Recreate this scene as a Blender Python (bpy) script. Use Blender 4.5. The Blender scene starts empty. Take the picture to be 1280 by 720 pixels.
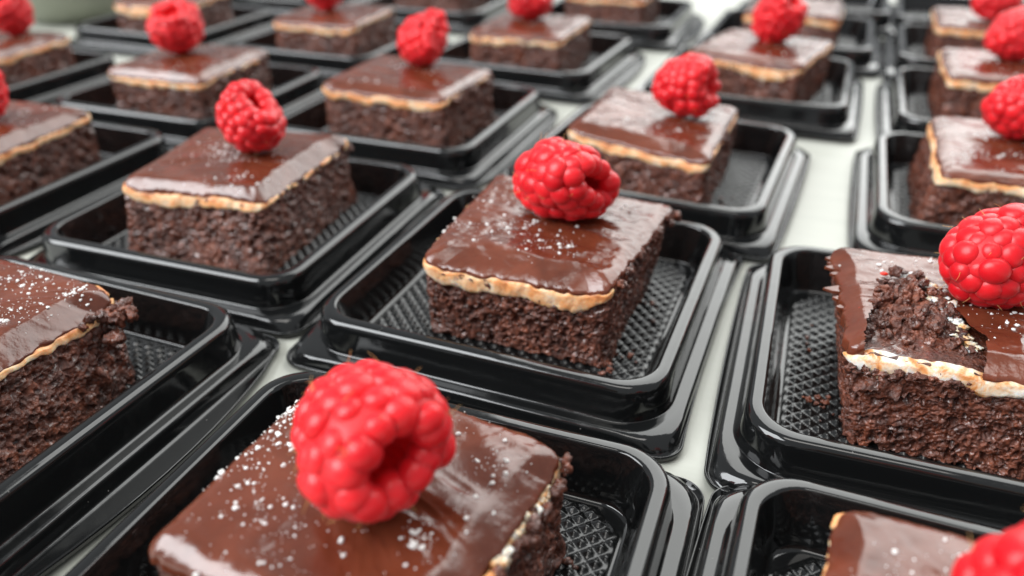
import bpy, math, random
import numpy as np
from mathutils import Matrix, Vector

# ------------------------------------------------------------------ scene, camera, light
sc = bpy.context.scene
col = sc.collection
MM = 0.001

cam_d = bpy.data.cameras.new("camera")
cam = bpy.data.objects.new("camera", cam_d)
col.objects.link(cam)
cr, cu, cf = Vector((0.92687, 0.37535, -0.00521)), Vector((-0.18497, 0.46873, 0.86376)), Vector((-0.32666, 0.79963, -0.50388))
cm = Matrix(((cr.x, cu.x, -cf.x, 60.156 * MM), (cr.y, cu.y, -cf.y, -163.445 * MM), (cr.z, cu.z, -cf.z, 107.329 * MM), (0, 0, 0, 1)))
cam.matrix_world = cm
cam_d.sensor_width = 36
cam_d.lens = 28.04
cam_d.clip_start = 0.005
cam_d.clip_end = 60
cam_d.dof.use_dof = True
cam_d.dof.focus_distance = 0.146
cam_d.dof.aperture_fstop = 11.0
cam_d.dof.aperture_blades = 0
sc.camera = cam

world = bpy.data.worlds.new("World")
sc.world = world
world.use_nodes = True
bg = world.node_tree.nodes["Background"]
bg.inputs[0].default_value = (0.93, 0.97, 1.0, 1)
bg.inputs[1].default_value = 0.45


def area(name, loc, target, sx, sy, power, color):
    d = bpy.data.lights.new(name, 'AREA')
    d.shape = 'RECTANGLE'
    d.size, d.size_y = sx, sy
    d.energy = power
    d.color = color
    o = bpy.data.objects.new(name, d)
    col.objects.link(o)
    o.location = loc
    o.rotation_euler = (Vector(target) - Vector(loc)).to_track_quat('-Z', 'Z').to_euler()
    return o


area("window_light_ahead", (0.55, 2.6, 2.2), (0, 0.1, 0), 3.6, 3.4, 158, (0.985, 1.0, 0.975))
area("window_light_side", (-1.5, -1.15, 1.5), (0, 0, 0), 1.9, 1.6, 105, (0.95, 0.98, 1.0))
area("ceiling_light", (0.1, -0.5, 2.2), (0, 0, 0), 1.0, 0.6, 9, (1.0, 0.97, 0.92))

sc.view_settings.view_transform = 'Standard'
sc.view_settings.look = 'None'
sc.view_settings.exposure = 0
sc.view_settings.gamma = 1
sc.cycles.use_denoising = True
sc.cycles.max_bounces = 8
sc.cycles.sample_clamp_indirect = 6


# ------------------------------------------------------------------ noise
def _h(i, j, k, seed):
    i = i.astype(np.int64); j = j.astype(np.int64); k = k.astype(np.int64)
    n = (i * 374761393 + j * 668265263 + k * 2147483647 + seed * 1274126177) & 0xFFFFFFFF
    n = ((n ^ (n >> 13)) * 1274126177) & 0xFFFFFFFF
    n = ((n ^ (n >> 16)) * 2246822519) & 0xFFFFFFFF
    n = n ^ (n >> 15)
    return (n & 0xFFFFFF) / float(0xFFFFFF)


def vnoise(p, scale, seed=0):
    q = np.asarray(p, float) / scale
    i = np.floor(q)
    f = q - i
    f = f * f * f * (f * (f * 6 - 15) + 10)
    r = 0
    for a in (0, 1):
        wa = f[:, 0] if a else 1 - f[:, 0]
        for b in (0, 1):
            wb = f[:, 1] if b else 1 - f[:, 1]
            for c in (0, 1):
                wc = f[:, 2] if c else 1 - f[:, 2]
                r = r + wa * wb * wc * _h(i[:, 0] + a, i[:, 1] + b, i[:, 2] + c, seed)
    return r * 2 - 1


def fbm(p, scale, seed=0, octv=3):
    r, amp, tot = 0, 1.0, 0
    for o in range(octv):
        r = r + amp * vnoise(p, scale / 2 ** o, seed + 17 * o)
        tot += amp
        amp *= .5
    return r / tot


def worley(p, scale, seed=0):
    """distance to the nearest cell point and that cell's own random number"""
    q = np.asarray(p, float) / scale
    i = np.floor(q)
    best = np.full(len(q), 9.0)
    cell = np.zeros(len(q))
    for a in (-1, 0, 1):
        for b in (-1, 0, 1):
            for c in (-1, 0, 1):
                x, y, z = i[:, 0] + a, i[:, 1] + b, i[:, 2] + c
                d = (x + _h(x, y, z, seed) - q[:, 0]) ** 2 + (y + _h(x, y, z, seed + 1) - q[:, 1]) ** 2 + (z + _h(x, y, z, seed + 2) - q[:, 2]) ** 2
                m = d < best
                best = np.where(m, d, best)
                cell = np.where(m, _h(x, y, z, seed + 3), cell)
    return np.sqrt(best), cell


def noise1(u, n, seed):
    """periodic 1-D noise, n cells round the loop, u in 0..1"""
    p = np.c_[np.cos(u * 2 * np.pi) * n / 6.283, np.sin(u * 2 * np.pi) * n / 6.283, np.full(len(u), seed * 3.7)]
    return vnoise(p, 1.0, seed)


# ------------------------------------------------------------------ mesh helpers
class MB:
    def __init__(self):
        self.v, self.f, self.n = [], [], 0

    def add(self, verts, faces):
        verts = np.asarray(verts, float)
        self.v.append(verts)
        self.f.extend([tuple(int(i) + self.n for i in q) for q in faces])
        self.n += len(verts)

    def rings(self, R, closed=True, cap_start=False, cap_end=False):
        """R: array rings x n x 3"""
        R = np.asarray(R, float)
        m, n = R.shape[:2]
        base = self.n
        self.v.append(R.reshape(-1, 3))
        self.n += m * n
        k = n if closed else n - 1
        a = np.arange(k); b = (a + 1) % n
        for i in range(m - 1):
            o, p = base + i * n, base + (i + 1) * n
            self.f.extend(zip((o + a).tolist(), (o + b).tolist(), (p + b).tolist(), (p + a).tolist()))
        for flag, ring, flip in ((cap_start, 0, True), (cap_end, m - 1, False)):
            if flag:
                c = R[ring].mean(0)
                self.v.append(c[None])
                ci = self.n
                self.n += 1
                o = base + ring * n
                for q in range(n):
                    w = (q + 1) % n
                    self.f.append((o + w, o + q, ci) if flip else (o + q, o + w, ci))

    def mesh(self, name, mat, smooth=True):
        me = bpy.data.meshes.new(name)
        V = np.concatenate(self.v) * MM
        me.from_pydata(V.tolist(), [], self.f)
        if mat:
            me.materials.append(mat)
        if smooth:
            me.polygons.foreach_set('use_smooth', [True] * len(me.polygons))
        me.update()
        return me

    def obj(self, name, mat, parent=None, smooth=True):
        return link(name, self.mesh(name, mat, smooth), parent)


def link(name, data, parent=None):
    o = bpy.data.objects.new(name, data)
    col.objects.link(o)
    o.parent = parent
    return o


def tag(o, label, cat, group=None):
    o['label'] = label
    o['category'] = cat
    if group:
        o['group'] = group
    return o


# ------------------------------------------------------------------ materials
def mat(name):
    m = bpy.data.materials.new(name)
    m.use_nodes = True
    nt = m.node_tree
    b = nt.nodes['Principled BSDF']
    return m, nt, b


def nd(nt, kind, **kw):
    n = nt.nodes.new(kind)
    for k, v in kw.items():
        if hasattr(n, k):
            setattr(n, k, v)
        else:
            n.inputs[k.replace('_', ' ')].default_value = v
    return n


def noise_node(nt, scale, detail=3, rough=.55, dist=0, vec=None):
    n = nt.nodes.new('ShaderNodeTexNoise')
    n.inputs['Scale'].default_value = scale
    n.inputs['Detail'].default_value = detail
    n.inputs['Roughness'].default_value = rough
    n.inputs['Distortion'].default_value = dist
    if vec is None:
        tc = nt.nodes.new('ShaderNodeTexCoord')
        vec = tc.outputs['Object']
    nt.links.new(vec, n.inputs['Vector'])
    return n.outputs['Fac']


def ramp(nt, fac, stops):
    r = nt.nodes.new('ShaderNodeValToRGB')
    e = r.color_ramp.elements
    while len(e) > 1:
        e.remove(e[-1])
    e[0].position, e[0].color = stops[0][0], (*stops[0][1], 1)
    for p, c in stops[1:]:
        x = e.new(p)
        x.color = (*c, 1)
    nt.links.new(fac, r.inputs['Fac'])
    return r.outputs['Color']


def maprange(nt, fac, a, b, c, d):
    n = nt.nodes.new('ShaderNodeMapRange')
    for i, v in zip(('From Min', 'From Max', 'To Min', 'To Max'), (a, b, c, d)):
        n.inputs[i].default_value = v
    nt.links.new(fac, n.inputs['Value'])
    return n.outputs['Result']


def bump(nt, height, strength, dist, normal=None):
    n = nt.nodes.new('ShaderNodeBump')
    n.inputs['Strength'].default_value = strength
    n.inputs['Distance'].default_value = dist
    nt.links.new(height, n.inputs['Height'])
    if normal is not None:
        nt.links.new(normal, n.inputs['Normal'])
    return n.outputs['Normal']


def make_plastic(name="black_plastic", r0=.045, r1=.12):
    m, nt, b = mat(name)
    b.inputs['IOR'].default_value = 1.58
    # dust motes
    tc = nt.nodes.new('ShaderNodeTexCoord')
    vo = nt.nodes.new('ShaderNodeTexVoronoi')
    vo.inputs['Scale'].default_value = 420
    nt.links.new(tc.outputs['Object'], vo.inputs['Vector'])
    dot = maprange(nt, vo.outputs['Distance'], .03, .07, 1, 0)
    sp = nt.nodes.new('ShaderNodeSeparateColor')
    nt.links.new(vo.outputs['Color'], sp.inputs[0])
    few = maprange(nt, sp.outputs[0], .86, .9, 0, 1)
    mu = nt.nodes.new('ShaderNodeMath'); mu.operation = 'MULTIPLY'
    nt.links.new(dot, mu.inputs[0]); nt.links.new(few, mu.inputs[1])
    nt.links.new(ramp(nt, mu.outputs[0], [(0, (.0055, .0058, .006)), (1, (.22, .21, .20))]), b.inputs['Base Color'])
    # handling smudges over a fine grain
    ad = nt.nodes.new('ShaderNodeMath'); ad.operation = 'ADD'
    nt.links.new(maprange(nt, noise_node(nt, 900, 4), .35, .75, r0, r1), ad.inputs[0])
    nt.links.new(maprange(nt, noise_node(nt, 55, 5, .65, .8), .52, .72, 0, .14), ad.inputs[1])
    nt.links.new(ad.outputs[0], b.inputs['Roughness'])
    nt.links.new(bump(nt, noise_node(nt, 90, 2), .16, .0006), b.inputs['Normal'])
    return m


def make_table():
    m, nt, b = mat("pale_laminate")
    tc = nt.nodes.new('ShaderNodeTexCoord')
    mp = nt.nodes.new('ShaderNodeMapping')
    mp.inputs['Rotation'].default_value = (0, 0, math.radians(28))
    mp.inputs['Scale'].default_value = (14, 120, 14)
    nt.links.new(tc.outputs['Object'], mp.inputs['Vector'])
    g = noise_node(nt, 1.0, 5, .6, .4, mp.outputs['Vector'])
    nt.links.new(ramp(nt, g, [(.25, (.385, .39, .345)), (.42, (.43, .435, .385)), (.55, (.455, .46, .41)), (.8, (.49, .495, .445))]), b.inputs['Base Color'])
    nt.links.new(maprange(nt, g, .3, .7, .45, .6), b.inputs['Roughness'])
    nt.links.new(bump(nt, g, .1, .0004), b.inputs['Normal'])
    return m


def make_crumb():
    m, nt, b = mat("chocolate_crumb")
    f = noise_node(nt, 520, 4, .65)
    g = noise_node(nt, 120, 3, .6)
    mx = nt.nodes.new('ShaderNodeMath'); mx.operation = 'MULTIPLY_ADD'
    nt.links.new(f, mx.inputs[0]); mx.inputs[1].default_value = .65
    mm = nt.nodes.new('ShaderNodeMath'); mm.operation = 'MULTIPLY'
    nt.links.new(g, mm.inputs[0]); mm.inputs[1].default_value = .35
    nt.links.new(mm.outputs[0], mx.inputs[2])
    nt.links.new(ramp(nt, mx.outputs[0], [(.33, (.027, .0078, .0047)), (.5, (.105, .029, .0155)), (.62, (.23, .066, .033)), (.76, (.42, .135, .065))]), b.inputs['Base Color'])
    nt.links.new(maprange(nt, noise_node(nt, 480, 3), .44, .58, .06, .5), b.inputs['Roughness'])
    tc = nt.nodes.new('ShaderNodeTexCoord')
    vo = nt.nodes.new('ShaderNodeTexVoronoi')
    vo.inputs['Scale'].default_value = 1250
    nt.links.new(tc.outputs['Object'], vo.inputs['Vector'])
    n0 = bump(nt, vo.outputs['Distance'], .6, .0005)
    nt.links.new(maprange(nt, noise_node(nt, 380, 3, .6), .50, .60, 0, .9), b.inputs['Coat Weight'])
    b.inputs['Coat Roughness'].default_value = .10
    n1 = bump(nt, noise_node(nt, 900, 5, .7), .6, .0008, n0)
    nt.links.new(bump(nt, noise_node(nt, 2600, 3, .7), .35, .0003, n1), b.inputs['Normal'])
    b.inputs['IOR'].default_value = 1.58
    return m


def make_icing():
    m, nt, b = mat("chocolate_icing")
    g = noise_node(nt, 70, 4, .6, .6)
    nt.links.new(ramp(nt, g, [(.3, (.080, .0185, .0085)), (.52, (.125, .031, .0145)), (.75, (.175, .047, .024))]), b.inputs['Base Color'])
    tc = nt.nodes.new('ShaderNodeTexCoord')
    mp = nt.nodes.new('ShaderNodeMapping')
    mp.inputs['Rotation'].default_value = (0, 0, math.radians(-24))
    mp.inputs['Scale'].default_value = (60, 330, 60)
    nt.links.new(tc.outputs['Object'], mp.inputs['Vector'])
    st = noise_node(nt, 1.0, 3, .55, .5, mp.outputs['Vector'])
    nt.links.new(maprange(nt, noise_node(nt, 90, 5, .65), .3, .7, .07, .25), b.inputs['Roughness'])
    n1 = bump(nt, st, .07, .0009)
    n2 = bump(nt, noise_node(nt, 1500, 4, .6), .16, .0004, n1)
    nt.links.new(n2, b.inputs['Normal'])
    b.inputs['IOR'].default_value = 1.6
    b.inputs['Subsurface Weight'].default_value = .25
    b.inputs['Subsurface Radius'].default_value = (1.0, .35, .2)
    b.inputs['Subsurface Scale'].default_value = .0012
    return m


def make_cream():
    m, nt, b = mat("stained_cream")
    g = noise_node(nt, 210, 4, .6, .5)
    at = nt.nodes.new('ShaderNodeAttribute'); at.attribute_name = 'band'
    ad = nt.nodes.new('ShaderNodeMath'); ad.operation = 'MULTIPLY_ADD'
    nt.links.new(at.outputs['Fac'], ad.inputs[0]); ad.inputs[1].default_value = .25; nt.links.new(g, ad.inputs[2])
    nt.links.new(ramp(nt, ad.outputs[0], [(.46, (.88, .70, .52)), (.60, (.88, .54, .30)), (.74, (.82, .36, .14)), (.92, (.50, .15, .05))]), b.inputs['Base Color'])
    nt.links.new(bump(nt, noise_node(nt, 900, 4, .6), .4, .0006), b.inputs['Normal'])
    b.inputs['Roughness'].default_value = .36
    b.inputs['Subsurface Weight'].default_value = .5
    b.inputs['Subsurface Radius'].default_value = (1.0, .55, .3)
    b.inputs['Subsurface Scale'].default_value = .0015
    return m


def make_white_cream():
    m, nt, b = mat("white_cream")
    g = noise_node(nt, 260, 4, .6, .5)
    at = nt.nodes.new('ShaderNodeAttribute'); at.attribute_name = 'band'
    ad = nt.nodes.new('ShaderNodeMath'); ad.operation = 'MULTIPLY_ADD'
    nt.links.new(at.outputs['Fac'], ad.inputs[0]); ad.inputs[1].default_value = .08; nt.links.new(g, ad.inputs[2])
    nt.links.new(ramp(nt, ad.outputs[0], [(.47, (.86, .82, .76)), (.58, (.84, .62, .42)), (.67, (.74, .32, .11)), (.80, (.30, .09, .04))]), b.inputs['Base Color'])
    nt.links.new(bump(nt, noise_node(nt, 900, 4, .6), .5, .0006), b.inputs['Normal'])
    b.inputs['Roughness'].default_value = .4
    b.inputs['Subsurface Weight'].default_value = .5
    b.inputs['Subsurface Radius'].default_value = (1.0, .6, .4)
    b.inputs['Subsurface Scale'].default_value = .0015
    return m


def make_sugar():
    m, nt, b = mat("icing_sugar")
    b.inputs['Base Color'].default_value = (.78, .77, .75, 1)
    b.inputs['Roughness'].default_value = .35
    b.inputs['Subsurface Weight'].default_value = .2
    b.inputs['Subsurface Radius'].default_value = (1, 1, 1)
    b.inputs['Subsurface Scale'].default_value = .0004
    return m


def make_berry(name, c0, c1, rough):
    m, nt, b = mat(name)
    g = noise_node(nt, 1.1, 3, .5)
    oi = nt.nodes.new('ShaderNodeObjectInfo')
    av = nt.nodes.new('ShaderNodeMath'); av.operation = 'MULTIPLY_ADD'
    nt.links.new(oi.outputs['Random'], av.inputs[0]); av.inputs[1].default_value = .55
    sb = nt.nodes.new('ShaderNodeMath'); sb.operation = 'SUBTRACT'
    nt.links.new(g, sb.inputs[0]); sb.inputs[1].default_value = .275
    nt.links.new(sb.outputs[0], av.inputs[2])
    nt.links.new(ramp(nt, av.outputs[0], [(.2, c0), (.75, c1)]), b.inputs['Base Color'])
    w1 = noise_node(nt, 700, 3, .55)
    nt.links.new(bump(nt, w1, .22, .0005), b.inputs['Normal'])
    b.inputs['Roughness'].default_value = rough
    b.inputs['IOR'].default_value = 1.42
    b.inputs['Subsurface Weight'].default_value = .55
    b.inputs['Subsurface Radius'].default_value = (1.0, .12, .10)
    b.inputs['Subsurface Scale'].default_value = .0034
    b.inputs['Sheen Weight'].default_value = .07
    b.inputs['Sheen Roughness'].default_value = .4
    b.inputs['Sheen Tint'].default_value = (1, .75, .75, 1)
    return m


def flat(name, c, rough=.5):
    m, nt, b = mat(name)
    b.inputs['Base Color'].default_value = (*c, 1)
    b.inputs['Roughness'].default_value = rough
    return m


FLOOR_PLASTIC = make_plastic('embossed_plastic', .17, .27)
PLASTIC, TABLE, CRUMB, ICING = make_plastic(), make_table(), make_crumb(), make_icing()
CREAM, WHITE_CREAM, SUGAR = make_cream(), make_white_cream(), make_sugar()
DRUPE = make_berry("raspberry_skin", (.56, .004, .011), (.80, .017, .025), .34)
DRUPE.node_tree.nodes['Noise Texture'].inputs['Scale'].default_value = 180
BERRY_IN = make_berry("raspberry_hollow", (.72, .008, .014), (.84, .02, .028), .45)
BERRY_IN.node_tree.nodes['Noise Texture'].inputs['Scale'].default_value = 180
HAIR = flat("dry_style", (.55, .30, .10), .5)
RED_BIT = flat("red_fruit_bit", (.75, .03, .015), .2)
SAGE = flat("sage_glaze", (.30, .32, .25), .25)
GLAZE = flat("cream_glaze", (.72, .74, .66), .25)

# ------------------------------------------------------------------ the setting: the table
tb = MB()
rows = []
for a, z in ((1600, -32), (1603, -30), (1603, -3), (1600, -.6), (1597, 0), (600, 0), (150, 0)):
    rows.append([(-a, -a + 400, z), (a, -a + 400, z), (a, a + 400, z), (-a, a + 400, z)])
tb.rings(rows, cap_start=True, cap_end=True)
table = tb.obj("table_top", TABLE, smooth=False)
table['kind'] = 'structure'
table['label'] = "pale off-white table top under the rows of trays"


# ------------------------------------------------------------------ trays
def rsq(a, r, z, seg=8, st=6, bul=(0, 0, 0, 0)):
    """rounded square ring, half width a, corner radius r"""
    pts = []
    for q in range(4):
        ang = q * math.pi / 2
        c, s = math.cos(ang), math.sin(ang)
        # straight along the side facing -y, then its right-hand corner
        for i in range(st):
            x = -(a - r) + 2 * (a - r) * i / st
            y = -a - bul[q] * max(0, math.sin(math.pi * i / st)) ** .7
            pts.append((c * x - s * y, s * x + c * y, z))
        for i in range(seg):
            t = -math.pi / 2 + (math.pi / 2) * i / seg
            x, y = a - r + r * math.cos(t), -(a - r) + r * math.sin(t)
            pts.append((c * x - s * y, s * x + c * y, z))
    return pts


TRAY_PROFILE = [
    (45.75, 5.2, .50), (46.0, 5.4, 1.2), (45.94, 5.35, 1.65), (45.78, 5.2, 1.8), (45.6, 5.1, 1.66), (45.22, 4.9, .75), (45.04, 5.2, .7), (44.94, 6.0, 1.5),
    (44.75, 8.2, 3.45), (44.5, 11.0, 3.95), (44.15, 13.2, 4.2), (43.7, 14.2, 4.28), (42.4, 13.2, 4.28), (41.95, 12.0, 4.32), (41.65, 11.0, 4.6), (41.45, 10.3, 5.2),
    (40.8, 9.6, 9.7), (40.65, 9.55, 10.6), (40.42, 9.45, 11.25), (40.02, 9.3, 11.7), (39.5, 9.05, 11.93), (39.0, 8.8, 12.0),
    (38.1, 8.2, 12.0), (37.75, 8.0, 11.93), (37.45, 7.8, 11.7), (37.25, 7.6, 11.2), (36.9, 7.4, 9.6), (35.2, 6.6, 3.2), (35.0, 6.4, 2.3),
    (34.8, 6.2, 1.8), (34.4, 5.9, 1.45), (33.9, 5.6, 1.35), (31.0, 5.2, 1.35), (12, 4, 1.35)]


def tray_mesh(bul):
    """bul: how far the thin skirt bows outwards between the corners, side by side"""
    mb = MB()
    mb.rings([rsq(a, r, z, 10, 12, [b * (1, 1, 1, 1, .96, .2, .08, .04, 0)[min(i, 8)] for b in bul]) for i, (a, r, z) in enumerate(TRAY_PROFILE)], cap_end=True)
    return mb.mesh("plastic_tray", PLASTIC)


def waffle_mesh():
    """raised pyramids on a 45 degree grid inside a patch with cut corners"""
    mb = MB()
    hw, cut, z0 = 33.7, 62.0, 1.62
    step, sub = 2.45, 6
    n = int(2 * hw / (step / sub * 1.0)) + 1
    xs = np.linspace(-hw, hw, 181)
    X, Y = np.meshgrid(xs, xs, indexing='ij')
    u, v = (X + Y) / math.sqrt(2) / step, (X - Y) / math.sqrt(2) / step
    du, dv = np.abs(u - np.round(u)) * 2, np.abs(v - np.round(v)) * 2      # 0 at the pyramid's tip, 1 in the groove
    h = np.clip((0.93 - np.maximum(du, dv)) / .80, 0, 1) ** .9
    edge = np.minimum(np.minimum(hw - np.abs(X), hw - np.abs(Y)), (cut - np.abs(X) - np.abs(Y)) / 1.414)
    e = np.clip((edge - .5) / .8, 0, 1)
    Z = z0 + .85 * h * e + .1
    Z = np.where(edge < .25, 1.1, Z)
    V = np.stack([X, Y, Z], -1)
    keep = edge > -.45
    idx = -np.ones(X.shape, int)
    idx[keep] = np.arange(keep.sum())
    a, b, c, d = idx[:-1, :-1], idx[1:, :-1], idx[1:, 1:], idx[:-1, 1:]
    ok = (a >= 0) & (b >= 0) & (c >= 0) & (d >= 0)
    mb.add(V[keep], np.stack([a[ok], b[ok], c[ok], d[ok]], -1))
    return mb.mesh("waffle_floor", FLOOR_PLASTIC)


TRAY_NIPPED = tray_mesh((.8, -1.1, .8, .8))
TRAY_ME, TRAY_BOWED, TRAY_HALF, WAFFLE_ME = tray_mesh((.8, .8, .8, .8)), tray_mesh((.8, 5.8, .8, 4.0)), tray_mesh((.8, .8, .8, 4.0)), waffle_mesh()


def tray(x, y, a, label, z=0.0, tx=0.0, ty=0.0, bowed=0):
    o = link("plastic_tray", (TRAY_ME, TRAY_HALF, TRAY_BOWED, TRAY_NIPPED)[bowed])
    o.location = (x * MM, y * MM, z * MM)
    o.rotation_euler = (math.radians(tx), math.radians(ty), a)
    tag(o, label, "tray", "black trays set out in rows on the table")
    w = link("waffle_floor", WAFFLE_ME, o)
    w['kind'] = 'stuff'
    return o


# ------------------------------------------------------------------ brownies
def outline(quad, n, rc):
    """n points round a quad (FL, FR, BR, BL) with rounded corners; returns points, outward normals and the side position 0..4"""
    q = [np.array(p, float) for p in quad]
    P, S = [], []
    m = 60
    for i in range(4):
        a, b = q[i], q[(i + 1) % 4]
        nx = q[(i + 2) % 4]
        d = (b - a) / np.linalg.norm(b - a)
        d2 = (nx - b) / np.linalg.norm(nx - b)
        L = np.linalg.norm(b - a)
        for k in range(m):
            t = k / m
            P.append(a + d * (rc + (L - 2 * rc) * t)); S.append(i + .05 + .9 * t)
        p0, p2 = b - d * rc, b + d2 * rc
        for k in range(10):
            t = k / 10
            P.append((1 - t) ** 2 * p0 + 2 * t * (1 - t) * b + t * t * p2); S.append(i + .95 + .1 * t)
    P = np.array(P); S = np.array(S)
    seg = np.linalg.norm(np.roll(P, -1, 0) - P, axis=1)
    cum = np.r_[0, np.cumsum(seg)]
    s = np.linspace(0, cum[-1], n, endpoint=False)
    PP = np.vstack([P, P[:1]]); SS = np.r_[S, 4.05]
    pts = np.stack([np.interp(s, cum, PP[:, 0]), np.interp(s, cum, PP[:, 1])], -1)
    side = np.interp(s, cum, SS)
    t = np.roll(pts, -2, 0) - np.roll(pts, 2, 0)
    t /= np.linalg.norm(t, axis=1)[:, None]
    nrm = np.stack([t[:, 1], -t[:, 0]], -1)
    return pts, nrm, side


def per_side(side, vals):
    """blend four values (front, right, back, left) round the outline"""
    s = np.mod(side, 4)
    k = np.floor(s).astype(int) % 4
    f = s - np.floor(s)
    v = np.array(vals, float)
    prev, nxt = v[(k - 1) % 4], v[(k + 1) % 4]
    w = .10
    r = v[k].copy()
    lo = f < w; hi = f > 1 - w
    r[lo] = ((prev + v[k]) / 2 + (v[k] - prev) / 2 * (f / w))[lo]
    r[hi] = ((nxt + v[k]) / 2 + (v[k] - nxt) / 2 * ((1 - f) / w))[hi]
    return r


FLOOR_Z = 2.3


def blob(mb, c, r, seed, squash=(1, 1, 1), sub=10, amp=.45):
    n, m = sub * 2, sub
    th = np.linspace(0, 2 * np.pi, n, endpoint=False)
    ph = np.linspace(.02, np.pi - .02, m)
    T, Pp = np.meshgrid(th, ph)
    d = np.stack([np.sin(Pp) * np.cos(T), np.sin(Pp) * np.sin(T), np.cos(Pp)], -1).reshape(-1, 3)
    k = 1 + amp * 1.5 * fbm(d * r + np.array(c) * 3.1 + seed, r * .8, seed, 4)
    if sub > 7:
        w, _ = worley(d * r + seed * 1.7, r * .7, seed)
        k = k + .45 * (.5 - w)
    R = (np.array(c) + d * k[:, None] * r * np.array(squash)).reshape(m, n, 3)
    mb.rings(R[:, ::-1], cap_start=True, cap_end=True)


def crumb_disp(p, seed, pits=1.0):
    """open sponge: cell walls stand proud, cells of several sizes sink in"""
    p = p + np.c_[vnoise(p, 1.5, seed + 71), vnoise(p, 1.5, seed + 72), vnoise(p, 1.5, seed + 73)] * .5
    dense = np.clip(.75 + .6 * fbm(p, 9.0, seed + 3, 2), .25, 1.25)      # closer and looser zones of the crumb
    d = .7 * fbm(p, 7.0, seed, 2) + .4 * fbm(p, 2.6, seed + 5, 2)
    w, c = worley(p, 2.7, seed + 11)
    d -= pits * 1.7 * dense * np.clip(1 - (w / (.16 + .36 * c)) ** 2, 0, 1) ** .5 * (c > .5)
    w, c = worley(p, 1.25, seed + 23)
    d -= pits * 1.05 * dense * np.clip(1 - (w / (.26 + .34 * c)) ** 2, 0, 1) ** .6 * (c > .25)
    w, c = worley(p, .7, seed + 41)
    d -= .38 * np.clip(1 - (w / .5) ** 2, 0, 1) * (c > .3)
    d += .12 * vnoise(p, .42, seed + 31) + .5
    return d


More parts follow.
